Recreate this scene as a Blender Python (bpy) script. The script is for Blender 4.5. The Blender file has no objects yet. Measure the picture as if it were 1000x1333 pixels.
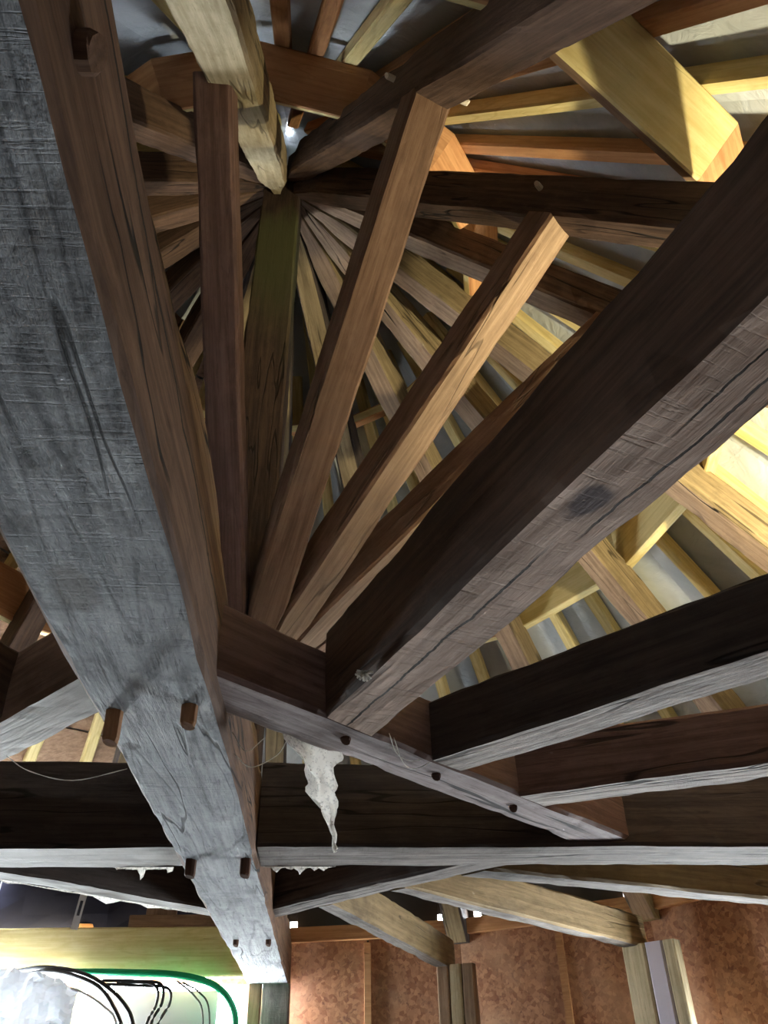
import bpy, bmesh, math, random
from mathutils import Vector, Matrix, noise
random.seed(7)
S = bpy.context.scene
COL = S.collection
G = 2.4                      # height of the tie beam soffit above the floor
R = math.radians
V = Vector

# ------------------------------------------------------------------ camera
cam_d = bpy.data.cameras.new('camera'); cam = bpy.data.objects.new('camera', cam_d); COL.objects.link(cam)
cam_d.sensor_fit = 'VERTICAL'; cam_d.sensor_height = 36; cam_d.sensor_width = 27
cam_d.lens = 1054.77 * 36 / 1333
cam_d.clip_start = .02
r_ = V((0.99813634, -0.05759399, -0.02016885)); u_ = V((-0.01857309, -0.60155054, 0.7986188)); w_ = V((0.05812823, 0.79675584, 0.60149916))
m = Matrix.Identity(4)
for i, c in enumerate((r_, u_, -w_)):
    for j in range(3): m[j][i] = c[j]
m.translation = V((0.42772, -3.3217, -0.80622 + G))
cam.matrix_world = m
S.camera = cam

# ------------------------------------------------------------------ light
world = bpy.data.worlds.new('overcast_sky'); S.world = world; world.use_nodes = True
bg = world.node_tree.nodes['Background']; bg.inputs['Color'].default_value = (.87, .95, 1, 1); bg.inputs['Strength'].default_value = 105
S.view_settings.view_transform = 'Standard'; S.view_settings.look = 'None'
S.view_settings.exposure = 0.45; S.view_settings.gamma = 1; S.view_settings.use_curve_mapping = False
WALL_R = 3.6
HALF = R(11.25)
def dirv(az): return V((math.sin(R(az)), math.cos(R(az)), 0))
def portal(az, off, z, sx, sz, r=WALL_R + .03):
    l = bpy.data.lights.new('window_daylight', 'AREA'); l.shape = 'RECTANGLE'; l.size = sx; l.size_y = sz
    l.cycles.is_portal = True
    o = bpy.data.objects.new('window_daylight', l); COL.objects.link(o)
    d = dirv(az); t = V((d.y, -d.x, 0))
    o.location = d * r + t * off + V((0, 0, z + G))
    o.rotation_euler = (-d).to_track_quat('-Z', 'Z').to_euler()
# openings: bay centre azimuth -> (half width, z low, z high)
OPEN = {-11.25: (.66, -.85, .03), -33.75: (.70, -.85, .03), 56.25: (.34, -1.4, -.75)}  # last opening is an assumed, unseen window added to light the undersides
for az, (hw, z0, z1) in OPEN.items(): portal(az, 0, (z0 + z1) / 2, hw * 2, z1 - z0)

# ------------------------------------------------------------------ materials
def nt(name):
    mt = bpy.data.materials.new(name); mt.use_nodes = True
    t = mt.node_tree; b = t.nodes['Principled BSDF']
    return mt, t, b
class N:
    def __init__(s, t): s.t = t
    def new(s, kind, **kw):
        n = s.t.nodes.new(kind)
        for k, v in kw.items(): setattr(n, k, v)
        return n
    def link(s, a, b): s.t.links.new(a, b)
    def put(s, sock, v):
        if isinstance(v, (int, float)): sock.default_value = v
        elif isinstance(v, (tuple, list)): sock.default_value = tuple(v) if len(v) != 3 or sock.type != 'RGBA' else (*v, 1)
        else: s.link(v, sock)
    def math(s, op, a, b=0, c=0, clamp=False):
        n = s.new('ShaderNodeMath', operation=op, use_clamp=clamp)
        s.put(n.inputs[0], a); s.put(n.inputs[1], b); s.put(n.inputs[2], c); return n.outputs[0]
    def noise(s, vec, scale, xyz=(1, 1, 1), detail=4, rough=.55, dist=0):
        mp = s.new('ShaderNodeMapping'); s.link(vec, mp.inputs[0]); mp.inputs['Scale'].default_value = xyz
        n = s.new('ShaderNodeTexNoise'); s.link(mp.outputs[0], n.inputs['Vector'])
        n.inputs['Scale'].default_value = scale; n.inputs['Detail'].default_value = detail
        n.inputs['Roughness'].default_value = rough; n.inputs['Distortion'].default_value = dist
        return n.outputs['Fac']
    def ramp(s, f, a, b, smooth=True):
        n = s.new('ShaderNodeMapRange', interpolation_type='SMOOTHSTEP' if smooth else 'LINEAR'); s.put(n.inputs[0], f)
        n.inputs[1].default_value = a; n.inputs[2].default_value = b; return n.outputs[0]
    def mix(s, f, a, b, mode='MIX'):
        n = s.new('ShaderNodeMix', data_type='RGBA', blend_type=mode)
        s.put(n.inputs[0], f); s.put(n.inputs[6], a); s.put(n.inputs[7], b); return n.outputs[2]
def wood(name, dark, mid, light, fib=45, saw=0.0, crack=.5, stain=.5, figure=.3, rough=.8, bump=.6, spots=(), algae=None, dust=0.0, lines=(), rugged=1.0, sap=None):
    mt, t, b = nt(name); n = N(t)
    tc = n.new('ShaderNodeTexCoord'); oi = n.new('ShaderNodeObjectInfo')
    off = n.math('MULTIPLY', oi.outputs['Random'], 37)
    cx = n.new('ShaderNodeCombineXYZ'); n.link(off, cx.inputs[0]); n.link(off, cx.inputs[1])
    va = n.new('ShaderNodeVectorMath', operation='ADD'); n.link(tc.outputs['Object'], va.inputs[0]); n.link(cx.outputs[0], va.inputs[1])
    v = va.outputs[0]
    fibre = n.noise(v, 1, (1.6, fib, fib), 5, .65)
    lowf = n.noise(v, 1, (.55, 4.5, 4.5), 2, .5, .3)
    ring = n.math('PINGPONG', n.math('MULTIPLY', lowf, 9), .5)
    ring = n.ramp(ring, .0, .16)
    patch = n.noise(v, 1, (1.1, 3.2, 3.2), 4, .6, .4)
    c = n.mix(n.ramp(fibre, .3, .72), dark, light)
    c = n.mix(.5, c, mid)
    if figure: c = n.mix(n.math('MULTIPLY', n.math('SUBTRACT', 1, ring), .75 * figure), c, dark)
    if stain: c = n.mix(n.math('MULTIPLY', n.ramp(patch, .5, .72), stain), c, n.mix(.45, dark, (.01, .008, .007)))
    if dust:
        du = n.noise(v, 1, (5, 7, 7), 5, .7)
        c = n.mix(n.math('MULTIPLY', n.ramp(du, .45, .75), dust), c, (.62, .64, .64))
    fleck = n.noise(v, 1, (9, 70, 70), 4, .7)
    c = n.mix(n.math('MULTIPLY', n.ramp(fleck, .56, .70), min(1, .45 * rugged)), c, dark)
    mott = n.noise(v, 1, (7, 11, 11), 6, .75)
    c = n.mix(n.math('MULTIPLY', n.ramp(mott, .50, .74), .38), c, light)
    c = n.mix(n.math('MULTIPLY', n.ramp(mott, .48, .30), min(1, .35 * rugged)), c, dark)
    h = n.math('ADD', n.math('MULTIPLY', fibre, .6), n.math('MULTIPLY', fleck, -.5 * rugged))
    if rugged > 1: h = n.math('ADD', h, n.math('MULTIPLY', mott, 1.2))
    if sap:
        sz = n.new('ShaderNodeSeparateXYZ'); n.link(tc.outputs['Object'], sz.inputs[0])
        c = n.mix(n.math('MULTIPLY', n.ramp(n.math('ADD', sz.outputs[2], n.math('MULTIPLY', n.math('SUBTRACT', patch, .5), .22)), sap[0], sap[0] + .05), .75), c, n.mix(n.ramp(fibre, .35, .65), sap[1], sap[2]))
    h = n.math('ADD', h, n.math('MULTIPLY', ring, .25 * figure))
    if saw:
        sw = n.noise(v, 1, (110, 6, 6), 4, .7, .4)
        sl = n.math('MULTIPLY', n.ramp(sw, .52, .68), n.ramp(patch, .38, .6))
        c = n.mix(n.math('MULTIPLY', sl, .55 * saw), c, dark)
        h = n.math('SUBTRACT', h, n.math('MULTIPLY', sl, .5 * saw))
    if crack:
        cf = n.noise(v, 1, (.42, 5.5, 5.5), 3, .55, .15)
        ca = n.math('ABSOLUTE', n.math('SUBTRACT', cf, .47))
        gate = n.ramp(n.noise(v, 1, (.9, 1.5, 1.5), 2), .46, .56)
        cm = n.math('MULTIPLY', n.math('SUBTRACT', 1, n.ramp(ca, .003, .011)), gate)
        c = n.mix(n.math('MULTIPLY', cm, crack), c, (.008, .006, .005))
        h = n.math('SUBTRACT', h, n.math('MULTIPLY', cm, 1.2))
    for (axis, x0, y0, x1, y1, wd) in lines:                     # long drying cracks
        sp = n.new('ShaderNodeSeparateXYZ'); n.link(tc.outputs['Object'], sp.inputs[0])
        wob = n.math('MULTIPLY', n.math('SUBTRACT', n.noise(v, 1, (3.5, 0, 0), 5, .65), .5), .05)
        fr = n.math('DIVIDE', n.math('SUBTRACT', sp.outputs[0], x0), x1 - x0)
        yl = n.math('ADD', n.math('ADD', n.math('MULTIPLY', fr, y1 - y0), y0), wob)
        dl = n.math('ABSOLUTE', n.math('SUBTRACT', sp.outputs[axis], yl))
        ends = n.math('MULTIPLY', n.ramp(fr, 0, .08), n.math('SUBTRACT', 1, n.ramp(fr, .85, 1)))
        ww = n.math('MULTIPLY', n.math('ADD', .35, n.noise(v, 1, (6, 0, 0), 2)), wd)
        lm = n.math('MULTIPLY', n.math('LESS_THAN', dl, ww), ends)
        c = n.mix(n.math('MULTIPLY', lm, .92), c, (.006, .005, .004)); h = n.math('SUBTRACT', h, n.math('MULTIPLY', lm, 2))
    for (px, py, rx, ry, colr, k) in spots:
        sp = n.new('ShaderNodeSeparateXYZ'); n.link(tc.outputs['Object'], sp.inputs[0])
        wob = n.math('MULTIPLY', n.math('SUBTRACT', n.noise(v, 14, (1, 1, 1), 3), .5), 1.1)
        dx = n.math('DIVIDE', n.math('SUBTRACT', sp.outputs[0], px), rx); dy = n.math('DIVIDE', n.math('SUBTRACT', sp.outputs[1], py), ry)
        dd = n.math('ADD', n.math('SQRT', n.math('ADD', n.math('MULTIPLY', dx, dx), n.math('MULTIPLY', dy, dy))), wob)
        c = n.mix(n.math('MULTIPLY', n.math('SUBTRACT', 1, n.ramp(dd, .55, 1.1)), k), c, colr)
    if algae:
        a0, a1, a2, a3, acol = algae
        sp = n.new('ShaderNodeSeparateXYZ'); n.link(tc.outputs['Object'], sp.inputs[0])
        wob = n.math('ADD', sp.outputs[0], n.math('MULTIPLY', n.math('SUBTRACT', patch, .5), 1.0))
        k = n.math('MULTIPLY', n.ramp(wob, a0, a1), n.math('SUBTRACT', 1, n.ramp(wob, a2, a3)))
        c = n.mix(n.math('MULTIPLY', k, .8), c, acol)
    # every timber a little lighter or darker than the next
    hv = n.new('ShaderNodeHueSaturation'); n.put(hv.inputs['Value'], n.math('ADD', .82, n.math('MULTIPLY', oi.outputs['Random'], .36))); n.link(c, hv.inputs['Color'])
    n.link(hv.outputs[0], b.inputs['Base Color']); b.inputs['Roughness'].default_value = rough
    b.inputs['Specular IOR Level'].default_value = .25
    bp = n.new('ShaderNodeBump'); bp.inputs['Strength'].default_value = bump; bp.inputs['Distance'].default_value = .006
    n.link(h, bp.inputs['Height']); n.link(bp.outputs[0], b.inputs['Normal'])
    return mt
def plain(name, col, rough=.6, metal=0, var=.15, scale=6, bump=0):
    mt, t, b = nt(name); n = N(t)
    tc = n.new('ShaderNodeTexCoord')
    f = n.noise(tc.outputs['Object'], scale, (1, 1, 1), 5)
    n.link(n.mix(f, tuple(max(0, x * (1 - var)) for x in col), tuple(min(1, x * (1 + var)) for x in col)), b.inputs['Base Color'])
    b.inputs['Roughness'].default_value = rough; b.inputs['Metallic'].default_value = metal
    if bump:
        bp = n.new('ShaderNodeBump'); bp.inputs['Strength'].default_value = bump; bp.inputs['Distance'].default_value = .02
        n.link(f, bp.inputs['Height']); n.link(bp.outputs[0], b.inputs['Normal'])
    return mt
M = {}
M['old'] = wood('old_dark_oak', (.035, .02, .014), (.10, .058, .038), (.19, .115, .075), crack=.9, stain=.6)
M['old_black'] = wood('blackened_oak', (.018, .013, .011), (.055, .04, .034), (.10, .075, .065), crack=.8, stain=.5)
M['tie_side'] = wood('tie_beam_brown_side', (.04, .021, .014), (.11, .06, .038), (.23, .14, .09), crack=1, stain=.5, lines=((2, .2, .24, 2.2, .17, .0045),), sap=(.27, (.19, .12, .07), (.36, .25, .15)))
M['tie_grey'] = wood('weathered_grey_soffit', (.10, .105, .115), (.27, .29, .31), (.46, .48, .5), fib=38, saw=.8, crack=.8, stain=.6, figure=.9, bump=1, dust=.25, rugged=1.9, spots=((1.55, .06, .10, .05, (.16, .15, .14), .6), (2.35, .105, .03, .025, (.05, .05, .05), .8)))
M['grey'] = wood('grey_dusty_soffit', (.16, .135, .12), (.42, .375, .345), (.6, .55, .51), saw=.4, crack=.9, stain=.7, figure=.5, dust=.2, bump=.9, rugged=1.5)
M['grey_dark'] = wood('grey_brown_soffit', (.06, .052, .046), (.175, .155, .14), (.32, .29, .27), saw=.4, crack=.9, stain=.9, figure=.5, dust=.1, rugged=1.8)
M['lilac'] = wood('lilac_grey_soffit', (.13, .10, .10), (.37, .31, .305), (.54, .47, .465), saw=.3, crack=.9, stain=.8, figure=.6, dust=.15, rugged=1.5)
M['dusty'] = wood('white_dusty_soffit', (.3, .29, .27), (.58, .57, .54), (.74, .73, .7), saw=.2, crack=.5, stain=.25, figure=.5, dust=.5)  # window light on these undersides painted as near-white, with some dust
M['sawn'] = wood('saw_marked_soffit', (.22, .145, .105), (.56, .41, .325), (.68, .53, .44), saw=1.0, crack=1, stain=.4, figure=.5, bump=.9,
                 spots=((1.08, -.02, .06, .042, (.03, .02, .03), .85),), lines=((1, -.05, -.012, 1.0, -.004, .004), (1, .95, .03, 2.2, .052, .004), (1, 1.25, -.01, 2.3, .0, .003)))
M['strut'] = wood('strut_oak', (.10, .05, .03), (.22, .125, .075), (.32, .2, .13), crack=.5, stain=.55, figure=.4)
M['strut_light'] = wood('strut_pale_face', (.14, .085, .05), (.285, .19, .122), (.41, .285, .19), crack=.5, stain=.5, figure=.3)
M['strut_plum'] = wood('strut_plum_brown', (.06, .03, .024), (.15, .085, .065), (.25, .15, .12), crack=.7, stain=.4, figure=.4)
M['rafter'] = wood('old_rafter_side', (.10, .07, .038), (.27, .20, .112), (.37, .285, .165), crack=.7, stain=.5, figure=.12)
M['rafter_soffit'] = wood('old_rafter_soffit', (.10, .062, .04), (.29, .20, .14), (.42, .30, .21), crack=1, stain=.5, figure=.15)
M['rafter_pale'] = wood('pale_rafter_soffit', (.22, .17, .09), (.52, .44, .28), (.66, .57, .40), crack=.6, stain=.6, figure=.2)
M['olive'] = wood('olive_beam_side', (.09, .06, .028), (.23, .165, .082), (.33, .24, .13), crack=.6, stain=.7, figure=.4)
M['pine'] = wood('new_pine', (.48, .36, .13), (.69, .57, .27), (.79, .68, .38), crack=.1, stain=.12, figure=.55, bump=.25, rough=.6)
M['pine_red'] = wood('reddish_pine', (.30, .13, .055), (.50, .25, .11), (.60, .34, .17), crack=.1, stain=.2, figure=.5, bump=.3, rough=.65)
M['king'] = wood('king_post_oak', (.02, .013, .01), (.065, .04, .028), (.12, .075, .05), crack=.7, stain=.6, algae=(2.2, 3.3, 3.6, 3.9, (.085, .09, .035)))
M['board'] = wood('brown_board', (.12, .07, .04), (.26, .16, .10), (.36, .24, .16), crack=.3, stain=.4)
M['peg'] = wood('peg_wood', (.25, .12, .05), (.5, .26, .13), (.6, .35, .2), crack=0, stain=.2, figure=.2)
M['peg_pale'] = wood('peg_pale_wood', (.5, .4, .3), (.7, .62, .5), (.8, .74, .62), crack=0, stain=.1, figure=.2)
M['peg_dark'] = wood('peg_dark_wood', (.04, .02, .015), (.11, .05, .035), (.16, .08, .05), crack=0, stain=.2, figure=.2)
M['metal'] = plain('galvanised_strap', (.5, .52, .55), .35, .8)
M['black'] = plain('black_cable', (.02, .02, .022), .45)
M['green'] = plain('green_conduit', (.0, .32, .13), .4, 0, .1)
M['white'] = plain('white_cable', (.75, .76, .78), .45, 0, .05)
M['panel'] = plain('grey_panel', (.50, .46, .53), .7, 0, .06, 3)
M['navy'] = plain('dark_blue_sheet', (.010, .010, .019), .9, 0, .3, 4, .3); M['navy'].node_tree.nodes['Principled BSDF'].inputs['Specular IOR Level'].default_value = .05
M['concrete'] = plain('dark_dusty_floor', (.07, .065, .06), .9, 0, .25, 5, .2)
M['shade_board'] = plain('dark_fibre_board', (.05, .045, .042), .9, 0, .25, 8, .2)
def membrane(name='roof_membrane', thin=.0018):
    mt, t, b = nt(name); n = N(t); tc = n.new('ShaderNodeTexCoord')
    f = n.noise(tc.outputs['Object'], 1.3, (1, 1, 1), 5, .6, .6); g = n.noise(tc.outputs['Object'], 7, (1, 1, 1), 4, .6, 1)
    c = n.mix(n.ramp(f, .35, .7), (.34, .37, .41), (.52, .55, .58))
    n.link(c, b.inputs['Base Color']); b.inputs['Roughness'].default_value = .5
    bp = n.new('ShaderNodeBump'); bp.inputs['Strength'].default_value = .5; bp.inputs['Distance'].default_value = .03
    n.link(g, bp.inputs['Height']); n.link(bp.outputs[0], b.inputs['Normal'])
    tr = n.new('ShaderNodeBsdfTranslucent'); tr.inputs[0].default_value = (.62, .82, 1, 1); mx = n.new('ShaderNodeMixShader')   # translucency added so sky light brightens the cloth
    n.link(n.math('MULTIPLY', n.ramp(f, .25, .75), thin), mx.inputs[0])
    n.link(b.outputs[0], mx.inputs[1]); n.link(tr.outputs[0], mx.inputs[2]); n.link(mx.outputs[0], t.nodes['Material Output'].inputs[0]); return mt
M['membrane'] = membrane(); M['membrane_thin'] = membrane('thin_membrane', .012)  # bright copy passes extra sky light, added to lift two bays
def osb():
    mt, t, b = nt('oriented_strand_board'); n = N(t); tc = n.new('ShaderNodeTexCoord'); oi = n.new('ShaderNodeObjectInfo')
    va = n.new('ShaderNodeVectorMath', operation='ADD'); n.link(tc.outputs['Object'], va.inputs[0]); n.link(oi.outputs['Random'], va.inputs[1])
    vo = n.new('ShaderNodeTexVoronoi'); n.link(va.outputs[0], vo.inputs['Vector']); vo.inputs['Scale'].default_value = 36
    sx = n.new('ShaderNodeSeparateColor'); n.link(vo.outputs['Color'], sx.inputs[0])
    f = n.noise(va.outputs[0], 22, (1, 1, 1), 5, .7, 1.5); big = n.noise(va.outputs[0], 3.0, (1, 1, 1), 4)
    c = n.mix(sx.outputs[0], (.26, .105, .05), (.48, .24, .125))
    c = n.mix(n.ramp(f, .50, .72), c, (.16, .06, .035)); c = n.mix(n.math('MULTIPLY', n.ramp(big, .45, .7), .5), c, (.52, .31, .19))
    n.link(c, b.inputs['Base Color']); b.inputs['Roughness'].default_value = .75
    bp = n.new('ShaderNodeBump'); bp.inputs['Strength'].default_value = .35; bp.inputs['Distance'].default_value = .004
    n.link(sx.outputs[0], bp.inputs['Height']); n.link(bp.outputs[0], b.inputs['Normal']); return mt
M['osb'] = osb()
def web():
    mt, t, b = nt('dusty_cobweb'); n = N(t); tc = n.new('ShaderNodeTexCoord')
    f = n.noise(tc.outputs['Object'], 60, (1, 1, 1), 6, .75); g = n.noise(tc.outputs['Object'], 130, (1, 1, 1), 2)
    c = n.mix(n.ramp(g, .66, .72), (.66, .63, .58), (.2, .15, .12))
    n.link(c, b.inputs['Base Color']); b.inputs['Roughness'].default_value = 1
    n.link(n.ramp(f, .36, .52), b.inputs['Alpha'])
    tr = n.new('ShaderNodeBsdfTranslucent'); n.link(c, tr.inputs[0]); mx = n.new('ShaderNodeMixShader'); mx.inputs[0].default_value = .45
    n.link(b.outputs[0], mx.inputs[1]); n.link(tr.outputs[0], mx.inputs[2]); n.link(mx.outputs[0], t.nodes['Material Output'].inputs[0]); return mt
M['web'] = web()
def film():
    mt, t, b = nt('clear_plastic_film')
    b.inputs['Base Color'].default_value = (.9, .92, .95, 1); b.inputs['Roughness'].default_value = .12
    tr = t.nodes.new('ShaderNodeBsdfTranslucent'); tr.inputs[0].default_value = (.9, .92, .95, 1)
    mx = t.nodes.new('ShaderNodeMixShader'); mx.inputs[0].default_value = .12
    t.links.new(b.outputs[0], mx.inputs[1]); t.links.new(tr.outputs[0], mx.inputs[2])
    t.links.new(mx.outputs[0], t.nodes['Material Output'].inputs[0]); return mt
M['film'] = film()

# ------------------------------------------------------------------ helpers
def tag(o, label=None, cat=None, group=None, kind=None):
    if label: o['label'] = label
    if cat: o['category'] = cat
    if group: o['group'] = group
    if kind: o['kind'] = kind
    return o
def link(name, me, mats, parent=None, mw=None):
    o = bpy.data.objects.new(name, me); COL.objects.link(o)
    if me is not None and not me.materials:
        for k in mats: me.materials.append(M[k])
    if parent: o.parent = parent
    if mw is not None: o.matrix_basis = mw
    return o
def frame(p0, p1, up):
    x = (p1 - p0).normalized(); z = (up - x * up.dot(x)).normalized(); y = z.cross(x)
    m = Matrix.Identity(4)
    for j in range(3): m[j][0] = x[j]; m[j][1] = y[j]; m[j][2] = z[j]
    m.translation = p0; return m
def beam_mesh(L, w, h, cuts=(None, None), wear=.004, wf=None, step=.09, wane=0.0, seed=None):
    """timber along local X from 0 to L, width w (Y), from z=0 (underside) to h; cuts are planes (point, normal) in local space"""
    seed = random.uniform(0, 100) if seed is None else seed
    c = min(.012, w * .12, h * .12)
    nw, nh = (3, 3) if wear > .001 else (1, 1)
    pts = []                                        # (y, z, side): side 0 bottom,1 right,2 top,3 left
    def side(a, b, k, nseg):
        for i in range(nseg + 1):
            t = i / nseg; pts.append((a[0] + (b[0] - a[0]) * t, a[1] + (b[1] - a[1]) * t, k, i == 0 or i == nseg))
    side((-w/2 + c, 0), (w/2 - c, 0), 0, nw); side((w/2, c), (w/2, h - c), 1, nh)
    side((w/2 - c, h), (-w/2 + c, h), 2, nw); side((-w/2, h - c), (-w/2, c), 3, nh)
    n = len(pts); st = max(2, min(70, int(L / step)))
    vs, fs, ms = [], [], []
    for s in range(st + 1):
        x0 = L * s / st
        for (y, z, k, e) in pts:
            yy = y * (wf(x0) if wf else 1)
            q = V((x0 * 2.2 + seed, yy * 5, z * 5))
            d = noise.noise_vector(q) * wear + noise.noise_vector(q * 5) * wear * .35
            yc, zc = yy + d.y, z + d.z
            if e:
                k2 = max(0, noise.noise(V((x0 * 4 + seed, k * 3.1, 7)))) * wear * 1.6 + max(0, noise.noise(V((x0 * 17 + seed, k * 3.1, 3)))) * wear * 1.2
                if wane and y < 0 and z > h * .6: k2 += wane * max(0, .5 + noise.noise(V((x0 * 1.3 + seed, 1, 1))) * 1.2)
                yc -= math.copysign(k2, y); zc -= math.copysign(k2, z - h / 2)
            x = x0
            for which, cut in enumerate(cuts):
                if cut is None: continue
                pt, nr = cut
                xc = pt.x - ((yc - pt.y) * nr.y + (zc - pt.z) * nr.z) / nr.x
                if (which == 0 and (s == 0 or x < xc)): x = xc if s == 0 else max(x, xc + .002 * s)
                if (which == 1 and (s == st or x > xc)): x = xc if s == st else min(x, xc - .002 * (st - s))
            vs.append((x, yc, zc))
    for s in range(st):
        for i in range(n):
            j = (i + 1) % n
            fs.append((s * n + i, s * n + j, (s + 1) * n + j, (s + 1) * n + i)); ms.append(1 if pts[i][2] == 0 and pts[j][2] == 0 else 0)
    fs.append(tuple(range(n - 1, -1, -1))); ms.append(0); fs.append(tuple(st * n + i for i in range(n))); ms.append(0)
    me = bpy.data.meshes.new('timber'); me.from_pydata(vs, [], fs); me.update()
    me['two'] = 1
    me.polygons.foreach_set('material_index', ms)
    return me
def beam(name, p0, p1, w, h, mats, up=V((0, 0, 1)), cut0=None, cut1=None, parent=None, lift=True, **kw):
    """p0, p1: centre line of the underside, in frame coordinates (z=0 at tie beam soffit). cuts: world planes (point, normal)"""
    o3 = V((0, 0, G if lift else 0)); p0 = V(p0) + o3; p1 = V(p1) + o3
    m = frame(p0, p1, up); inv = m.inverted()
    cl = []
    for c in (cut0, cut1):
        cl.append(None if c is None else (inv @ (V(c[0]) + o3), inv.to_3x3() @ V(c[1])))
    me = beam_mesh((p1 - p0).length, w, h, tuple(cl), **kw)
    if len(mats) == 1: mats = (mats[0], mats[0])
    return link(name, me, mats, parent, m)
def box_mesh(sx, sy, sz, bev=.004):
    bm = bmesh.new(); bmesh.ops.create_cube(bm, size=1); bmesh.ops.scale(bm, vec=(sx, sy, sz), verts=bm.verts)
    if bev: bmesh.ops.bevel(bm, geom=bm.edges[:], offset=bev, segments=1, affect='EDGES')
    me = bpy.data.meshes.new('board'); bm.to_mesh(me); bm.free(); return me
def tube(name, pts, rad, mat, parent=None, sides=8, rfun=None, smooth=True):
    P = [V(p) for p in pts]
    # catmull-rom resample
    Q = []
    if len(P) > 2:
        E = [P[0] * 2 - P[1]] + P + [P[-1] * 2 - P[-2]]
        for i in range(1, len(E) - 2):
            for k in range(6):
                t = k / 6; a, b, c, d = E[i-1], E[i], E[i+1], E[i+2]
                Q.append(.5 * ((2*b) + (c-a)*t + (2*a-5*b+4*c-d)*t*t + (3*b-a-3*c+d)*t**3))
        Q.append(P[-1])
    else: Q = P
    o = Q[0]; vs, fs = [], []
    for i, q in enumerate(Q):
        tn = (Q[min(i+1, len(Q)-1)] - Q[max(i-1, 0)]).normalized()
        a = tn.cross(V((0, 0, 1)) if abs(tn.z) < .9 else V((1, 0, 0))).normalized(); b = tn.cross(a)
        r = rad * (rfun(i / (len(Q) - 1)) if rfun else 1)
        for k in range(sides):
            an = 2 * math.pi * k / sides; vs.append(tuple(q - o + (a * math.cos(an) + b * math.sin(an)) * r))
    for i in range(len(Q) - 1):
        for k in range(sides):
            j = (k + 1) % sides; fs.append((i*sides+k, i*sides+j, (i+1)*sides+j, (i+1)*sides+k))
    fs.append(tuple(range(sides))[::-1]); fs.append(tuple((len(Q)-1)*sides + k for k in range(sides)))
    me = bpy.data.meshes.new(name); me.from_pydata(vs, [], fs); me.update()
    if smooth: me.polygons.foreach_set('use_smooth', [True] * len(me.polygons))
    return link(name, me, (mat,), parent, Matrix.Translation(o + V((0, 0, G)) if parent is None else o))
def peg(parent, loc, axis, length, rad, mat='peg', square=False, base=-.04):
    """wooden peg standing out of a timber; loc in frame coordinates"""
    axis = V(axis).normalized(); p = V(loc) + V((0, 0, G))
    mw = frame(p + axis * base, p + axis * length, V((.3, .5, .8)) if abs(axis.z) > .7 else V((0, 0, 1)))
    L = length - base; n = 10; vs, fs = [], []
    for s, (x, k) in enumerate(((0, 1), (L * .9, .94), (L, .78))):
        for i in range(n):
            a = 2 * math.pi * i / n + .2; vs.append((x + (.006 * math.sin(a) if s == 2 else 0), rad * k * math.cos(a), rad * k * math.sin(a)))
    for s in range(2):
        for i in range(n):
            j = (i + 1) % n; fs.append((s*n+i, s*n+j, (s+1)*n+j, (s+1)*n+i))
    fs.append(tuple(range(n))[::-1]); fs.append(tuple(2*n+i for i in range(n)))
    me = bpy.data.meshes.new('peg'); me.from_pydata(vs, [], fs); me.update()
    o = link('peg', me, (mat,)); o.parent = parent; o.matrix_basis = parent.matrix_basis.inverted() @ mw
    return o
def rot(az): return Matrix.Rotation(-R(az), 4, 'Z')
def dup(o, az, mats=None):
    c = o.copy(); COL.objects.link(c); c.matrix_basis = rot(az) @ o.matrix_basis
    if mats:
        if len(mats) == 1: mats = (mats[0],) * 2
        for i, k in enumerate(mats):
            c.material_slots[i].link = 'OBJECT'; c.material_slots[i].material = M[k]
    return c
for me in (): pass

# ------------------------------------------------------------------ room shell
def ngon(name, rad, z, mat, flip=False):
    vs = [tuple(dirv(22.5 * i) * rad) for i in range(16)]
    me = bpy.data.meshes.new(name); me.from_pydata(vs, [], [tuple(range(16)) if flip else tuple(range(15, -1, -1))]); me.update()
    return link(name, me, (mat,), None, Matrix.Translation((0, 0, z + G)))
tag(ngon('floor', WALL_R / math.cos(HALF) + .25, -2.4, 'concrete'), 'dusty concrete floor below the roof frame', 'floor', kind='structure')

SL = 1.22; NRM = math.sqrt(1 + SL * SL); CN, SN = SL / NRM, 1 / NRM      # outward normal of the roof = (CN, SN) in (r, z)
def zr(r, z0): return z0 - SL * r
# roof membrane: sixteen creased faces, open at the very top
Z0M = 5.45
def roof():
    vs, fs, ms = [], [], []; nr, nc = 18, 6
    for b in range(16):
        base = len(vs)
        for i in range(nr + 1):
            r = .014 + (3.86 - .014) * i / nr
            for j in range(nc + 1):
                t = (j / nc * 2 - 1) * math.tan(HALF)
                d = dirv(b * 22.5 + 11.25); s = V((d.y, -d.x, 0))
                q = d * r + s * (r * t)
                sag = .012 * noise.noise(q * 3) * (1 - abs(j / nc * 2 - 1) ** 4)
                vs.append((q.x, q.y, zr(r, Z0M) + sag))
        for i in range(nr):
            for j in range(nc):
                a = base + i * (nc + 1) + j; fs.append((a, a + 1, a + nc + 2, a + nc + 1)); ms.append(1 if b in (8, 9) and i > 5 else 0)
    me = bpy.data.meshes.new('ceiling'); me.from_pydata(vs, [], fs); me.update(); me.polygons.foreach_set('material_index', ms)
    bm = bmesh.new(); bm.from_mesh(me); bmesh.ops.remove_doubles(bm, verts=bm.verts, dist=.001); bmesh.ops.recalc_face_normals(bm, faces=bm.faces)
    bm.to_mesh(me); bm.free()
    o = link('ceiling', me, ('membrane', 'membrane_thin'), None, Matrix.Translation((0, 0, G)))
    md = o.modifiers.new('thickness', 'SOLIDIFY'); md.thickness = .02; md.offset = 1
    return o
CEIL = tag(roof(), 'pale blue grey roof membrane stretched over the rafters', 'roof lining', kind='structure')

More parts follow.
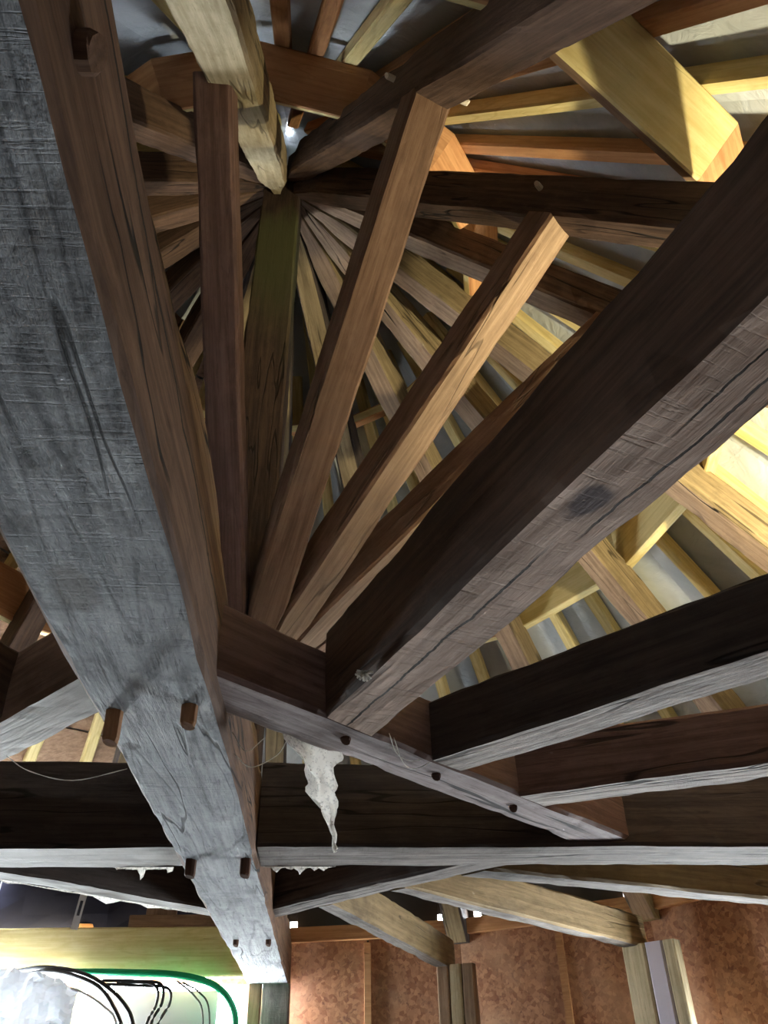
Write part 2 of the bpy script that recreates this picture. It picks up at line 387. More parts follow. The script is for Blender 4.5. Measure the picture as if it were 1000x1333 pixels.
def lining():
    for b in range(10, 15):
        d = dirv(b * 22.5 + 11.25); sd = V((d.y, -d.x, 0)); up = d * CN + V((0, 0, SN)); dn = d * SN - V((0, 0, CN))
        for k in range(11):
            r0 = 1.1 + k * .225; r1 = r0 + .215; vs = []
            for (rr, hh) in ((r0, -.018), (r1, -.018), (r0, -.002), (r1, -.002)):
                for sg in (-1, 1): vs.append(tuple(d * rr + sd * (sg * rr * math.tan(HALF) * .995) + V((0, 0, zr(rr, Z0M))) + up * (hh - .016)))
            fs = [(0, 1, 3, 2), (4, 6, 7, 5), (0, 4, 5, 1), (2, 3, 7, 6), (0, 2, 6, 4), (1, 5, 7, 3)]
            me = bpy.data.meshes.new('lining_board'); me.from_pydata(vs, [], fs); me.update()
            link('lining_board', me, ('board',), CEIL)
lining()

# walls: sixteen bays of strand board (unseen near ones darkened), two boards and a batten each
HWB = WALL_R * math.tan(HALF)
WALLS = {}
names16 = ['north_a', 'north_b', 'northeast_a', 'northeast_b', 'east_a', 'east_b', 'southeast_a', 'southeast_b',
           'south_a', 'south_b', 'southwest_a', 'southwest_b', 'west_a', 'west_b', 'northwest_a', 'northwest_b']
def wall_bay(i):
    az = i * 22.5 + 11.25; d = dirv(az); s = V((d.y, -d.x, 0))
    key = az if az in OPEN else (az - 360 if az - 360 in OPEN else None)
    m = Matrix.Identity(4)
    for j in range(3): m[j][0] = s[j]; m[j][1] = d[j]; m[j][2] = (0, 0, 1)[j]
    m.translation = d * WALL_R + V((0, 0, G))
    def rect(name, x0, x1, z0, z1, y0, y1, mat, parent):
        me = box_mesh(x1 - x0, y1 - y0, z1 - z0, .002)
        return link(name, me, (mat,), parent, Matrix.Translation(((x0 + x1) / 2, (y0 + y1) / 2, (z0 + z1) / 2)))
    top = .30
    root = None
    # backing sheet is the wall itself
    if key is None: cells = [(-HWB - .03, HWB + .03, -2.4, top)]
    else:
        hw, z0, z1 = OPEN[key]
        cells = [(-HWB - .03, -hw, -2.4, top), (hw, HWB + .03, -2.4, top), (-hw, hw, -2.4, z0), (-hw, hw, z1, top)]
        if key == -33.75: cells = cells[2:3]
    bm = bmesh.new()
    for (x0, x1, z0, z1) in cells:
        if z1 - z0 < .01: continue
        r0 = bmesh.ops.create_cube(bm, size=1)['verts']
        bmesh.ops.scale(bm, vec=(x1 - x0, .03, z1 - z0), verts=r0); bmesh.ops.translate(bm, vec=((x0 + x1) / 2, .03, (z0 + z1) / 2), verts=r0)
    me = bpy.data.meshes.new('wall'); bm.to_mesh(me); bm.free()
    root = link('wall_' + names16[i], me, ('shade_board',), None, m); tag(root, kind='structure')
    bmat = 'osb' if not 5 <= i <= 12 else 'shade_board'  # dark boards added on the unseen near walls to cut bounce light
    if key is None:
        off = (.02, .06, -.05, .0)[i % 4]
        rect('strand_board', -HWB, off - .006, -2.4, top, .0, .015, bmat, root)
        rect('strand_board', off + .006, HWB, -2.4 if i != 2 else -.17, top, .0, .015, bmat, root)
        if i == 2: rect('strand_board', off + .006, HWB, -2.4, -.175, .0, .015, bmat, root)
        rect('batten', off - .026, off + .026, -2.4, top - .02, -.022, .0, 'pine_red', root)
    else:
        for (x0, x1, z0, z1) in cells:
            if z1 - z0 > .01: rect('strand_board', x0, x1, z0, z1, .0, .015, bmat, root)
    if key == -33.75: return
    rect('top_plate', -HWB, HWB, top, .40, -.06, .05, 'pine_red', root)
    # eave boards with a few slits of daylight left between them
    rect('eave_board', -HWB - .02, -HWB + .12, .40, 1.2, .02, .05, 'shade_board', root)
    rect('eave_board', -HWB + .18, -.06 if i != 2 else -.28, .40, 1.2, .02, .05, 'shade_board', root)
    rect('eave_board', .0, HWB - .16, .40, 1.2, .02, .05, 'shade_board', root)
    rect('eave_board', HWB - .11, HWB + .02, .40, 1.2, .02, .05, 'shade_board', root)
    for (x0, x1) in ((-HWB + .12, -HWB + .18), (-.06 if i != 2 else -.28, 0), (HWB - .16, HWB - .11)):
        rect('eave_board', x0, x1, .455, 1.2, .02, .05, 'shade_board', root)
    WALLS[i] = root
    if key is not None:
        hw, z0, z1 = OPEN[key]
        wn = bpy.data.objects.new('window_%d' % (list(OPEN).index(key) + 1), None); COL.objects.link(wn); wn.matrix_basis = m; tag(wn, kind='structure')  # the right-hand window is assumed and unseen, added for its daylight
        for (x0, x1, a, b_) in ((-hw, -hw + .04, z0, z1), (hw - .04, hw, z0, z1), (-hw, hw, z0, z0 + .04)):
            rect('window_frame', x0, x1, a, b_, -.03, .05, 'pine', wn)
for i in range(16): wall_bay(i)

# ------------------------------------------------------------------ horizontal frame
def plane(pt, nr): return (V(pt), V(nr))
A = beam('tie_beam', (0, -3.55, 0), (0, 3.6, 0), .30, .395, ('tie_side', 'tie_grey'), wear=.006, step=.07, wane=.03)
tag(A, 'massive tie beam with blue-grey weathered underside and brown cracked side, pegs standing out', 'beam')
for (x, y, ln, rd, mt) in ((-.10, -1.43, .075, .022, 'peg'), (.085, -1.47, .05, .021, 'peg'), (-.10, -.03, .055, .022, 'peg_dark'), (.105, -.03, .055, .022, 'peg_dark'), (-.075, 1.62, .03, .016, 'peg_dark'), (.10, 1.62, .03, .016, 'peg_dark')):
    peg(A, (x, y, 0), (0, .12, -1), ln, rd, mt)
peg(A, (.15, -2.915, .10), (1, 0, 0), .018, .024, 'tie_side')
YC0, YC1, ZC, HC = -.12, .178, .028, .325
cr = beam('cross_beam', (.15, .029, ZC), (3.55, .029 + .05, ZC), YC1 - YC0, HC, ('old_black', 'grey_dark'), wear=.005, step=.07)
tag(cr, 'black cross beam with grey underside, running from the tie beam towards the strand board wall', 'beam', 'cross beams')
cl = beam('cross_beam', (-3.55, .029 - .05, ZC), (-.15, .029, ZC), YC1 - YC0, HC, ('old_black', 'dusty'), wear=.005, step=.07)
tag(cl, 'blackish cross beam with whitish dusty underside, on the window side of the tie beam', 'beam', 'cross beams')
# goussets: short diagonal timbers from the tie beam to the cross beams
def gousset(az, q0, q1, z, h, mats, label, sgn_y):
    d = dirv(az); t = V((d.y, -d.x, 0)); mid = d * ((q0 + q1) / 2)
    sx = 1 if d.x > 0 else -1; sy = 1 if d.y > 0 else -1
    # end at tie beam side and end at the cross beam face
    pa = mid + t * ((sx * .15 - mid.x) / t.x)
    yface = (YC1 if sy > 0 else YC0) + (.03 * sx * .4)
    pc = mid + t * ((yface - mid.y) / t.y)
    o = beam('gousset_beam', pa + V((0, 0, z)), pc + V((0, 0, z)), q1 - q0, h, mats,
             cut0=plane((sx * .148, 0, 0), (1, 0, 0)), cut1=plane((0, yface, 0), (0, 1, 0)), wear=.005, step=.05)
    return tag(o, label, 'beam', 'diagonal gousset beams')
g_nr = gousset(135, 1.02, 1.20, .05, .195, ('strut_plum', 'lilac'), 'short brown diagonal beam with lilac-grey pegged underside, a cobweb hanging from it', -1)
g_nl = gousset(225, 1.035, 1.205, .05, .2, ('strut', 'dusty'), 'short diagonal beam with whitewashed cracked underside, joining the tie beam beside its longest peg', -1)  # lighter side and whiter underside hold painted window light
g_fr = gousset(45, .87, 1.03, .05, .20, ('old_black', 'grey_dark'), 'short black diagonal beam with streaked grey underside, facing the strand board wall', 1)
g_fl = gousset(315, .87, 1.03, .05, .20, ('old_black', 'dusty'), 'short dark diagonal beam with white dusty underside, above the yellow lintel', 1)
DN = dirv(135)
for (x, y) in ((.485, -1.165), (.77, -.87), (1.07, -.55)):
    k = .03; peg(g_nr, (x - DN.x * k, y - DN.y * k, .05), (0, 0, -1), .012, .016, 'peg_dark')
# radial beams
def radial(az, off, q, gaz, z, h, w, mats, label, r1=3.5, group='radial beams'):
    d = dirv(az); t = V((d.y, -d.x, 0)); gd = dirv(gaz)
    s0 = (q - (t * off).dot(gd)) / d.dot(gd)
    p0 = d * s0 + t * off; p1 = d * r1 + t * off
    o = beam('radial_beam', p0 + V((0, 0, z)), p1 + V((0, 0, z)), w, h, mats, cut0=plane(gd * (q - .006), gd), wear=.005, step=.06)
    return tag(o, label, 'beam', group)
# az increases clockwise; t points towards larger azimuth... offset +: towards smaller y side
E1 = radial(157.7, .022, 1.20, 135, .05, .265, .185, ('old', 'sawn'), 'thick brown radial beam with saw-marked cracked underside and a dark stain')
E2 = radial(135.5, .085, 1.20, 135, .05, .19, .165, ('old_black', 'grey'), 'straight blackish radial beam with grey underside, second from the stained one')
E3 = radial(113.2, .10, 1.20, 135, .05, .19, .165, ('strut_plum', 'grey'), 'brown radial beam with ragged grey underside, next to the black cross beam')
F1 = radial(22.0, -.01, 1.03, 45, .05, .19, .115, ('olive', 'grey_dark'), 'short radial beam with olive side ending on the triple post', 3.42)
F2 = radial(44.6, .03, 1.03, 45, .05, .19, .115, ('olive', 'grey_dark'), 'radial beam with yellowish side ending on the blue-grey post', 3.42)
F3 = radial(67.5, .03, 1.03, 45, .05, .19, .14, ('olive', 'grey_dark'), 'radial beam with pale side running just under the black cross beam', 3.5)
for az in (202.5, 225, 247.5):
    radial(az, 0, 1.205, 225, .05, .2, .17, ('old', 'grey'), 'old radial beam on the window side of the tie beam', group='radial beams on the window side')

# ------------------------------------------------------------------ king post, struts, rafters
K = beam('king_post', (0, .13, .395), (0, .13, 4.72), .26, .26, ('king', 'king'), up=V((0, -1, 0)), wear=.005)
tag(K, 'upright king post at the hub, green with algae near its blackened top', 'post')
K.matrix_basis = K.matrix_basis @ Matrix.Identity(4)
Z0R = 4.63; RH = .2
def fan(w): return lambda rr: max(.12, min(1, .99 * 2 * rr * math.tan(HALF) / w))
def rafter_proto(w, mats, Z0R=Z0R, r1=3.6):
    r0 = .135
    up = V((0, CN, SN)); p0 = V((0, r0, zr(r0, Z0R))); p1 = V((0, r1, zr(r1, Z0R)))
    c = r1 / ((p1 - p0).length)
    f = fan(w)
    return beam('principal_rafter', p0, p1, w, RH, mats, up=up, cut0=plane((0, r0, 0), (0, 1, 0)), cut1=plane((0, 0, .242), (0, 0, 1)) if r1 > 3.5 else None, wear=.006, step=.06, wf=lambda x: f(r0 + x * SN))
rafter_lab = {
 180: 'pale stained rafter carried by the plum-brown strut, its end meeting the king post',
 157.5: 'dark rafter with two pale peg ends just above its strut',
 135: 'dark rafter with a single pale peg above the yellow-ended strut',
 112.5: 'cracked rafter in the hub fan, next to the single-pegged dark rafter',
 90: 'rafter with broad yellow-lit underside between two glowing purlins',
 67.5: 'rafter with yellow-green underside seen between the stained and the straight blackish radial beams',
 45: 'short-showing rafter with narrow yellow-green underside beside plain white membrane',
 22.5: 'blackened rafter in the hub fan, beside the king post',
 0: 'rafter behind the king post, over the far end of the tie beam'}
W_R = .16
RP = {}
protos = [rafter_proto(.186, ('rafter', 'rafter_soffit'), 4.5), rafter_proto(W_R, ('rafter', 'rafter_soffit')), rafter_proto(W_R, ('rafter', 'rafter_soffit')),
          rafter_proto(W_R, ('old', 'old'), 4.68), rafter_proto(W_R, ('old', 'old'), 4.55), rafter_proto(W_R, ('rafter', 'rafter_soffit'), r1=3.3)]
rafters = {}
used = set()
for k in range(16):
    az = k * 22.5
    pr = protos[{180: 0, 157.5: 3, 135: 4, 315: 5, 337.5: 5, 292.5: 5}.get(az, 1 + k % 2)]
    mats = ('rafter', 'rafter_soffit')
    if az == 180: mats = ('rafter', 'rafter_pale')  # warm light on this underside put into a paler wood colour
    if az in (157.5, 135): mats = ('old', 'old')
    if az == 112.5: mats = ('old', 'rafter_soffit')  # shade on the unlit sides painted as darker wood
    if az in (22.5, 0, 337.5): mats = ('old_black', 'rafter')
    if az == 45: mats = ('rafter', 'rafter_soffit')
    if 190 < az < 330: mats = ('old', 'old')
    o = dup(pr, az - (1.44 if az == 180 else 0), mats); rafters[az] = o
    if az == 180: o.location.x -= .029
    lab = rafter_lab.get(az, 'old rafter on the window side of the king post, mostly behind the tie beam')
    tag(o, lab, 'rafter', 'principal rafters' if az in rafter_lab else 'principal rafters on the window side')
for o in protos: bpy.data.objects.remove(o)
# struts from the foot of the king post up to the rafters
def strut_proto(w, h, mats, zt=4.65):
    r0 = .15; f = lambda r: .58 + .853 * r
    rt = (zt - .58) / (.853 + SL)
    p0 = V((0, r0, f(r0))); p1 = V((0, rt + .02, f(rt + .02)))
    g = fan(w); cs = 1 / math.sqrt(1 + .853 ** 2)
    return beam('strut', p0, p1, w, h, mats, up=V((0, -.853, 1)), cut0=plane((0, r0 - .01, 0), (0, 1, 0)), cut1=plane((0, 0, zt), (0, SL, 1)), wear=.0045, step=.06, wf=lambda x: g(r0 + x * cs))
strut_lab = {
 180: ('plum-brown strut with rounded edges, beside the brown side of the tie beam', ('strut_plum', 'strut_plum')),
 157.5: ('reddish-brown strut with a dark stain near its top', ('strut', 'strut')),
 135: ('strut with dark brown side and pale orange face, yellow at its top end', ('strut', 'strut_light')),
 112.5: ('brown strut lying close along the top of the thick stained radial beam', ('strut', 'strut_light'))}
sp = [strut_proto(.16, .17, ('strut', 'strut')), strut_proto(.16, .17, ('strut', 'strut')), strut_proto(.14, .17, ('strut', 'strut'), 4.56), strut_proto(.16, .17, ('strut', 'strut'), 4.71), strut_proto(.15, .17, ('strut', 'strut'), 4.6)]
struts = {}
for k in range(16):
    az = k * 22.5
    lab, mats = strut_lab.get(az, ('brown strut on the far side of the king post, mostly hidden' if az < 112 else 'brown strut on the window side of the king post, mostly hidden', ('strut', 'strut_light') if az > 190 else ('old', 'strut')))
    o = dup(sp[{180: 2, 157.5: 3, 135: 4}.get(az, k % 2)], az + (1.5 if az == 180 else 0), mats); struts[az] = o
    tag(o, lab, 'strut', 'hub struts' if az in strut_lab else 'hidden struts far side' if az < 112 else 'hidden struts window side')
for o in sp: bpy.data.objects.remove(o)
def peg_on(az, r, z, side, mat='peg_pale', ln=.035, rd=.014, sw=.075):
    d = dirv(az); t = V((d.y, -d.x, 0)) * side
    peg(rafters[az], d * r + t * sw + V((0, 0, z)), t, ln, rd, mat, base=-.03)
peg_on(157.5, 1.84, 2.64, 1, sw=.08); peg_on(157.5, 2.03, 2.27, -1, ln=.05, sw=.08); peg_on(135, 1.9, 2.42, 1, sw=.08)

# ------------------------------------------------------------------ purlins, jack rafters
Z0P = 4.89; PT, PD = .065, .26
def plumb_proto(r, mats):
    hw = r * math.tan(HALF); p = V((0, r + PT / 2, zr(r + PT / 2, Z0P))); t = math.tan(HALF)
    return beam('purlin', p + V((-hw, 0, 0)), p + V((hw, 0, 0)), PT, .37, mats, up=V((0, 0, 1)),
                cut0=plane((0, 0, 0), V((1, t, 0))), cut1=plane((0, 0, 0), V((1, -t, 0))), wear=.0012, step=.12)
def purlin_proto(r, mats):
    d = V((0, 1, 0)); hw = r * math.tan(HALF)
    # board on edge, perpendicular to the slope; local X runs clockwise
    p = V((0, r + PT * SN / 2, zr(r + PT * SN / 2, Z0P)))
    t = math.tan(HALF)
    return beam('purlin', p + V((-hw, 0, 0)), p + V((hw, 0, 0)), PT, PD, mats, up=V((0, CN, SN)),
                cut0=plane((0, 0, 0), V((1, t, 0))), cut1=plane((0, 0, 0), V((1, -t, 0))), wear=.0012, step=.12)
bays = {168.75: 'between the plum-brown strut and the stained reddish strut', 146.25: 'between the two dark pegged rafters',
        123.75: 'just past the single-pegged dark rafter', 101.25: 'beside the yellow-lit rafter above the cross beam', 78.75: 'beside the yellow-green rafter beyond the thick stained beam',
        56.25: 'beside the narrowest yellow-green rafter', 33.75: 'behind the reddish strut', 11.25: 'behind the king post', 191.25: 'between the tie beam and the plum-brown strut'}
def place(az, what, extra=''):
    if az in bays: return '%s %s' % (what, bays[az])
    return '%s on the window side, behind the tie beam' % what
for (r, what, nm) in ((1.2, 'upper purlin board', 'upper'), (2.37, 'lower purlin board', 'lower')):
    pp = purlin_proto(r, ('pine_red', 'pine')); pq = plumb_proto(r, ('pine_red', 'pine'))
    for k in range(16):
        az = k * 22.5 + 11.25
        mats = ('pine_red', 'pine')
        if r > 2 and az == 146.25: mats = ('pine', 'board')  # brightly lit face painted as yellow wood, bottom edge as brown
        if r > 2 and az in (101.25, 78.75, 56.25): mats = ('pine', 'pine')  # strong warm light put into the colour as yellower wood
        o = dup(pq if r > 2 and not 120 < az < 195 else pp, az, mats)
        adj = 'wide bright yellow ' if (r > 2 and az == 146.25) else 'new yellow pine ' if mats[0] == 'pine' else 'reddish '
        tag(o, place(az, adj + what), 'purlin', nm + ' purlins' + ('' if az in bays else ' on the window side'))
    bpy.data.objects.remove(pp); bpy.data.objects.remove(pq)
Z0J = Z0P + PD * NRM; JW, JH = .08, (Z0M - Z0P - PD * NRM) / NRM - .012
def jack_proto(off, r0, r1):
    up = V((0, CN, SN)); t = math.tan(HALF)
    a = V((off * r0, r0, zr(r0, Z0J))); b = V((off * r1, r1, zr(r1, Z0J)))
    return beam('jack_rafter', a, b, JW, JH, ('pine', 'pine'), up=up, wear=.0012, step=.3)
for (off, r0, r1) in ((-.125, 1.15, 3.75), (0, .3, 3.75), (.125, 1.15, 3.75)):
    jp = jack_proto(off, r0, r1)
    for k in range(16):
        az = k * 22.5 + 11.25
        mats = ('pine_red', 'pine_red') if (az in (146.25, 168.75, 123.75) and off >= 0) else ('pine', 'pine')
        if off and az in (191.25, 213.75): continue
        o = dup(jp, az, mats)
        tag(o, place(az, 'slim new jack rafter under the membrane'), 'rafter', 'jack rafters ' + bays.get(az, 'on the window side'))
    bpy.data.objects.remove(jp)

# ------------------------------------------------------------------ assumed lamp, out of view, added to light the roof on the right
def assumed_lamp():
    d = dirv(113.2); base = d * 3.1 + V((-.04, -.09, .236 + G))
    e = bpy.data.objects.new('work_lamp', None); COL.objects.link(e); e.location = base
    tag(e, 'warm halogen work lamp standing on the outer end of the ragged brown radial beam', 'lamp')  # no lamp in view; this one is assumed from the warm light
    link('lamp_foot', box_mesh(.16, .12, .016), ('black',), e, Matrix.Translation((0, 0, .008)))
    for s in (-1, 1): link('bracket', box_mesh(.012, .03, .1), ('black',), e, Matrix.Translation((s * .085, 0, .066)))
    aim = V((-.15, .2, 1)).normalized(); q = aim.to_track_quat('-Z', 'Y').to_matrix().to_4x4(); q.translation = (0, 0, .11)
    h = link('lamp_housing', box_mesh(.15, .11, .05, .008), ('black',), e, q)
    mt, t, b = nt('lamp_glass'); b.inputs['Emission Color'].default_value = (1, .82, .5, 1); b.inputs['Emission Strength'].default_value = 30; M['lamp_glass'] = mt
    link('lamp_glass', box_mesh(.13, .09, .006, .001), ('lamp_glass',), h, Matrix.Translation((0, 0, -.027)))
    l = bpy.data.lights.new('halogen_bulb', 'SPOT'); l.spot_size = R(130); l.spot_blend = .9; l.shadow_soft_size = .05; l.energy = ASSUMED_LAMP_W; l.color = (1, .88, .55)
    o = bpy.data.objects.new('halogen_bulb', l); COL.objects.link(o); o.parent = e
    q2 = q.copy(); q2.translation = V((0, 0, .11)) + aim * .036; o.matrix_basis = q2
ASSUMED_LAMP_W = 720
assumed_lamp()

# ------------------------------------------------------------------ posts
def post(az, r, w, dp, z1, plies, label, off=0, group='wall posts'):
    d = dirv(az); t = V((d.y, -d.x, 0)); e = bpy.data.objects.new('wall_post', None); COL.objects.link(e)
    m = Matrix.Identity(4)
    for j in range(3): m[j][0] = -t[j]; m[j][1] = -d[j]; m[j][2] = (0, 0, 1)[j]
    m.translation = d * r + t * off + V((0, 0, G - 2.4)); e.matrix_basis = m
    x = -w / 2
    for (pw, pd, mt) in plies:
        o = beam('post_ply', (x + pw / 2, -pd + dp, 0), (x + pw / 2, -pd + dp, z1 + 2.4), pw - .004, pd, (mt, mt), up=V((0, 1, 0)), lift=False, wear=.002, step=.25)
        o.parent = e; x += pw
    return tag(e, label, 'post', group)
def pl(*a): return a
post(0, 3.42, .30, .08, .0, ((.20, .16, 'lilac'), (.10, .08, 'board')), 'grey-brown post under the far end of the tie beam', .01)
post(22.5, 3.32, .27, .05, .06, ((.09, .10, 'strut_light'), (.09, .12, 'rafter_pale'), (.09, .10, 'strut_light')), 'brown triple post under the short olive-sided radial beam', .05)
post(45, 3.34, .36, .05, .06, ((.08, .10, 'rafter_pale'), (.12, .09, 'panel'), (.16, .14, 'rafter_pale')), 'post with a blue-grey middle strip between two pale boards', .12)
for az, lb in ((67.5, 'post at the end of the pale-sided radial beam'), (90, 'post at the end of the black cross beam'), (112.5, 'post at the outer end of the ragged brown radial beam'),
               (135, 'post at the outer end of the straight blackish radial beam'), (157.5, 'post at the outer end of the thick stained radial beam'), (270, 'post at the window-side end of the cross beam')):
    post(az, 3.42, .16, .05, .05, ((.16, .14, 'board'),), lb)

# ------------------------------------------------------------------ lintel and the things by the window
lin = beam('lintel', (-3.0, 3.22, .03), (-.155, 3.26, .03), .09, .32, ('pine', 'pine'), wear=.0015, step=.2)
tag(lin, 'new yellow pine lintel board over the bright window', 'lintel')
o = beam('board_offcut', (-1.02, 3.26, .352), (-.17, 3.29, .352), .05, .085, ('board', 'board'), wear=.002); tag(o, 'short grey-brown board lying on top of the yellow lintel', 'board')
o = beam('upright_block', (-.80, 3.30, .435), (-.80, 3.30, .75), .22, .04, ('board', 'board'), up=V((0, -1, 0)), wear=.002); tag(o, 'brown upright block standing on the short board above the lintel', 'block')
def strap():
    bm = bmesh.new(); w, h = .05, .42; L = []
    # plate with a slotted hole built from quads
    xs = [-w/2, -.011, .011, w/2]; zs = [0, .09, .19, h]
    vt = {}
    for i, x in enumerate(xs):
        for j, z in enumerate(zs): vt[i, j] = bm.verts.new((x, 0, z))
    for i in range(3):
        for j in range(3):
            if (i, j) == (1, 1): continue
            bm.faces.new((vt[i, j], vt[i+1, j], vt[i+1, j+1], vt[i, j+1]))
    me = bpy.data.meshes.new('strap'); bm.to_mesh(me); bm.free()
    o = link('metal_strap', me, ('metal',), None, Matrix.Translation((-1.38, 3.165, .33 + G)) @ Matrix.Rotation(R(6), 4, 'Y'))
    md = o.modifiers.new('thickness', 'SOLIDIFY'); md.thickness = .004
    return tag(o, 'slotted galvanised metal strap rising from the yellow lintel', 'strap')
strap()
me = box_mesh(1.15, .04, 3.55, .004)
o = link('wall_annex', me, ('shade_board',), None, Matrix.Translation((-2.86, 2.98, -.62 + G)) @ Matrix.Rotation(R(-58), 4, 'Z')); tag(o, kind='structure')  # unseen board added to keep outside light off the dark sheet
def sheet():
    vs, fs = [], []; nx, nz = 14, 6
    for i in range(nx + 1):
        for j in range(nz + 1):
            x = -3.1 + i * (2.95 / nx); z = .34 + j * .125
            vs.append((x, 3.36 + .03 * noise.noise(V((x * 5, z * 3, 0))), z))
    for i in range(nx):
        for j in range(nz): a = i * (nz + 1) + j; fs.append((a, a + 1, a + nz + 2, a + nz + 1))
    me = bpy.data.meshes.new('sheet'); me.from_pydata(vs, [], fs); me.update()
    o = link('dark_sheet', me, ('navy',), None, Matrix.Translation((0, 0, G))); md = o.modifiers.new('thickness', 'SOLIDIFY'); md.thickness = .004
    return tag(o, 'dark blue sheet hanging behind the yellow lintel', 'sheet')
sheet()
tag(tube('hanging_cord', [(-1.95, 3.1, .36), (-1.9, 3.0, .62), (-1.86, 2.95, .8)], .006, 'white'), 'thin pale cord slanting up in front of the dark blue sheet', 'cord')
o = link('plaster_board', box_mesh(.92, .03, .9), ('panel',), None, Matrix.Translation((-.80, 3.34, -.49 + G)) @ Matrix.Rotation(R(-1), 4, 'Z'))
tag(o, 'flat grey board standing in the bright window below the lintel', 'board')
yb = 3.12
tag(tube('green_conduit', [(-1.34, yb, .06), (-1.0, yb - .02, .05), (-.62, yb - .03, .03), (-.36, yb - .02, -.03), (-.22, yb, -.15), (-.18, yb, -.35), (-.18, yb, -.9)], .022, 'green', sides=12), 'green plastic conduit curving down below the yellow lintel', 'conduit')
blk = [[(-1.75, yb, .06), (-1.5, yb - .03, .085), (-1.2, yb - .05, .03), (-.95, yb - .06, -.12), (-.84, yb - .05, -.3), (-.8, yb, -.7)],
       [(-1.7, yb - .02, .03), (-1.45, yb - .05, .06), (-1.15, yb - .07, -.02), (-1.0, yb - .07, -.15), (-.9, yb - .05, -.34), (-.86, yb, -.7)],
       [(-1.1, yb - .05, .0), (-.85, yb - .06, -.01), (-.7, yb - .06, -.03), (-.68, yb - .06, -.14), (-.74, yb - .05, -.28), (-.78, yb, -.7)],
       [(-1.12, yb - .04, -.02), (-.85, yb - .05, -.035), (-.66, yb - .05, -.05), (-.63, yb - .05, -.14), (-.70, yb - .05, -.3), (-.72, yb, -.7)],
       [(-1.0, yb - .05, -.01), (-.8, yb - .06, -.02), (-.72, yb - .06, -.06), (-.72, yb - .06, -.16), (-.77, yb - .05, -.28), (-.82, yb, -.7)]]
for i, q in enumerate(blk):
    tag(tube('black_cable', q, .014 if i < 2 else .010, 'black'), 'thick black cable arching over the crumpled plastic' if i < 2 else 'thin black cable looping down in front of the grey panel', 'cable', 'thick black cables' if i < 2 else 'thin black cables')
for q in ([(-.56, yb - .05, -.02), (-.44, yb - .06, -.08), (-.36, yb - .06, -.2), (-.34, yb, -.6)], [(-.60, yb - .05, -.01), (-.47, yb - .06, -.10), (-.40, yb - .06, -.22), (-.38, yb, -.6)]):
    tag(tube('grey_wire', q, .006, 'black'), 'thin dark wire hanging beside the green conduit', 'wire', 'thin wires by the conduit')
tag(tube('white_cable', [(-1.5, yb - .07, -.02), (-1.25, yb - .09, -.06), (-1.05, yb - .09, -.16), (-.95, yb - .08, -.28), (-.9, yb, -.7)], .009, 'white'), 'white cable arching below the black cables', 'cable')
def plastic():
    vs, fs = [], []; n = 26
    for i in range(n + 1):
        for j in range(n + 1):
            x = -2.1 + i * (.86 / n); z = -.75 + j * (.82 / n)
            ridge = abs(noise.noise(V((x * 7, z * 5, 2)))) * .16 + abs(noise.noise(V((x * 16, z * 14, 5)))) * .06
            edge = .05 * noise.noise(V((x * 9, 0, 1))) - max(0, (x + 1.62)) * .28 * (j / n)
            vs.append((x, 2.98 + ridge, z + edge * (j / n)))
    for i in range(n):
        for j in range(n): a = i * (n + 1) + j; fs.append((a, a + 1, a + n + 2, a + n + 1))
    me = bpy.data.meshes.new('plastic'); me.from_pydata(vs, [], fs); me.update()
    o = link('plastic_sheet', me, ('film',), None, Matrix.Translation((0, 0, G))); md = o.modifiers.new('thickness', 'SOLIDIFY'); md.thickness = .002
    return tag(o, 'crumpled translucent plastic sheet bunched in front of the window', 'plastic sheet')
plastic()

# ------------------------------------------------------------------ cobwebs
def cobweb(top0, top1, tip, label, seed, nx=12, nz=26, name='cobweb'):
    a, b, c = V(top0), V(top1), V(tip); vs, fs = [], []
    for j in range(nz + 1):
        t = j / nz; k = (1 - t) ** 1.25
        for i in range(nx + 1):
            s = i / nx
            q = (a.lerp(b, s)) * k + c * (1 - k)
            q = a.lerp(b, s).lerp(c, t); w = a.lerp(b, .6).lerp(c, t)
            q = w + (q - w) * (.95 - .35 * t + .5 * noise.noise(V((t * 6, seed, i > nx / 2)))) if t > 0 else q
            q += noise.noise_vector(V((s * 3, t * 9, seed))) * .018 * min(1, t * 6)
            q.y += .05 * math.sin(s * 5) * (1 - t)
            vs.append(tuple(q - a))
    for j in range(nz):
        for i in range(nx): p = j * (nx + 1) + i; fs.append((p, p + 1, p + nx + 2, p + nx + 1))
    me = bpy.data.meshes.new(name); me.from_pydata(vs, [], fs); me.update(); me.polygons.foreach_set('use_smooth', [True] * len(fs))
    o = link(name, me, ('web',), None, Matrix.Translation(a + V((0, 0, G))))
    return tag(o, label, 'cobweb')
cobweb((.275, -1.15, .09), (.46, -.975, .07), (.44, -1.02, -.22), 'long dusty cobweb hanging in a point from the lilac-grey gousset', 3)
def strand(pts, label, rad=.0012, group='cobweb strands'):
    tag(tube('cobweb_strand', pts, rad, 'web_line', sides=5, rfun=lambda t: .6 + .8 * abs(math.sin(t * 17))), label, 'cobweb', group)
M['web_line'] = plain('web_thread', (.7, .68, .63), 1, 0, .1)
strand([(.155, -1.1, .02), (.2, -1.05, .0), (.27, -1.06, .03), (.3, -1.1, .06)], 'fine web strand between the tie beam and the lilac-grey gousset', group='web strands by the tie beam')
strand([(.155, -1.18, .05), (.19, -1.12, .02), (.24, -1.14, .05)], 'fine web strand between the tie beam and the lilac-grey gousset', group='web strands by the tie beam')
strand([(-.16, -.98, .02), (-.3, -1.0, -.02), (-.42, -1.02, .0), (-.5, -1.0, .05)], 'long web thread sagging below the whitewashed gousset')
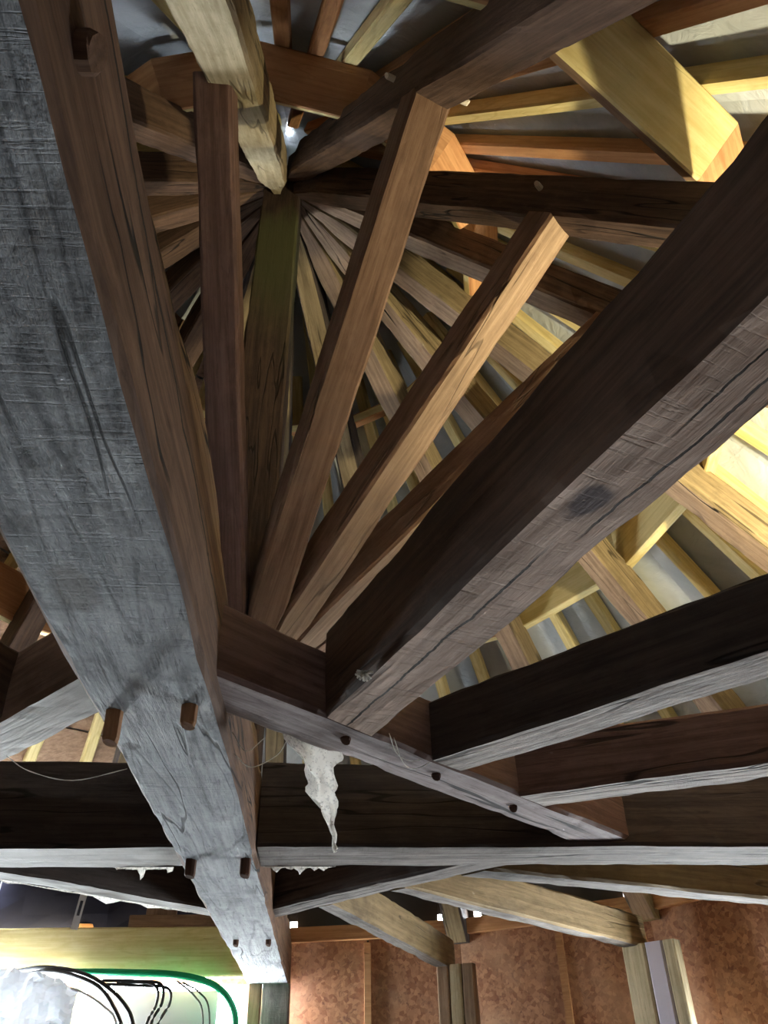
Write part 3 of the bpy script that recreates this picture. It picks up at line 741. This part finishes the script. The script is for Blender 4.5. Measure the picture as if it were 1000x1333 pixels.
strand([(.60, -1.12, .06), (.63, -1.04, .02), (.67, -.98, .02), (.73, -.95, .055)], 'tangled web in the corner of the stained and blackish radial beams', .0012, 'web tangle')
strand([(.585, -1.15, .06), (.61, -1.07, .035), (.65, -1.02, .03), (.70, -.96, .055)], 'tangled web in the corner of the stained and blackish radial beams', .0012, 'web tangle')
def tuft(loc, rad, label, n=9):
    bm = bmesh.new()
    for i in range(n):
        d = noise.random_unit_vector(); d.z = -abs(d.z); a = V((0, 0, .002)); b = d * rad
        s = d.orthogonal().normalized() * rad * .12
        v1 = [bm.verts.new(x) for x in (a - s, a + s, b + s * .2, b - s * .2)]; bm.faces.new(v1)
    me = bpy.data.meshes.new('tuft'); bm.to_mesh(me); bm.free()
    o = link('dust_tuft', me, ('web',), None, Matrix.Translation(V(loc) + V((0, 0, G)))); md = o.modifiers.new('thickness', 'SOLIDIFY'); md.thickness = .003
    tag(o, label, 'cobweb')
tuft((.50, -1.55, .05), .022, 'little white web tuft on the edge of the stained beam', 40)
def ragged(p0, p1, drop, label, seed):
    a, b = V(p0), V(p1); n = 30; vs, fs = [], []
    for i in range(n + 1):
        t = i / n; q = a.lerp(b, t); dz = drop * (.25 + max(0, noise.noise(V((t * 9, seed, 0)))) * 1.6) * math.sin(math.pi * min(1, t * 1.02 + .01)) ** .4
        for j in range(4):
            k = j / 3; vs.append((q.x - a.x + .01 * noise.noise(V((t * 20, k * 3, seed))), q.y - a.y + .03 * k * noise.noise(V((t * 12, k, seed))), q.z - a.z - dz * k))
    for i in range(n):
        for j in range(3): p = i * 4 + j; fs.append((p, p + 1, p + 5, p + 4))
    me = bpy.data.meshes.new('web_fringe'); me.from_pydata(vs, [], fs); me.update()
    tag(link('web_fringe', me, ('web',), None, Matrix.Translation(a + V((0, 0, G)))), label, 'cobweb')
ragged((.16, .18, .03), (.45, .19, .03), .035, 'web fringe under the far edge of the black cross beam by the tie beam', 2)
ragged((-.20, .18, .03), (-.45, .175, .03), .04, 'web fringe under the dusty cross beam by the tie beam', 5)
ragged((-.2, 1.2, .05), (-1.0, .42, .05), .025, 'web fringe along the white dusty diagonal beam', 8)
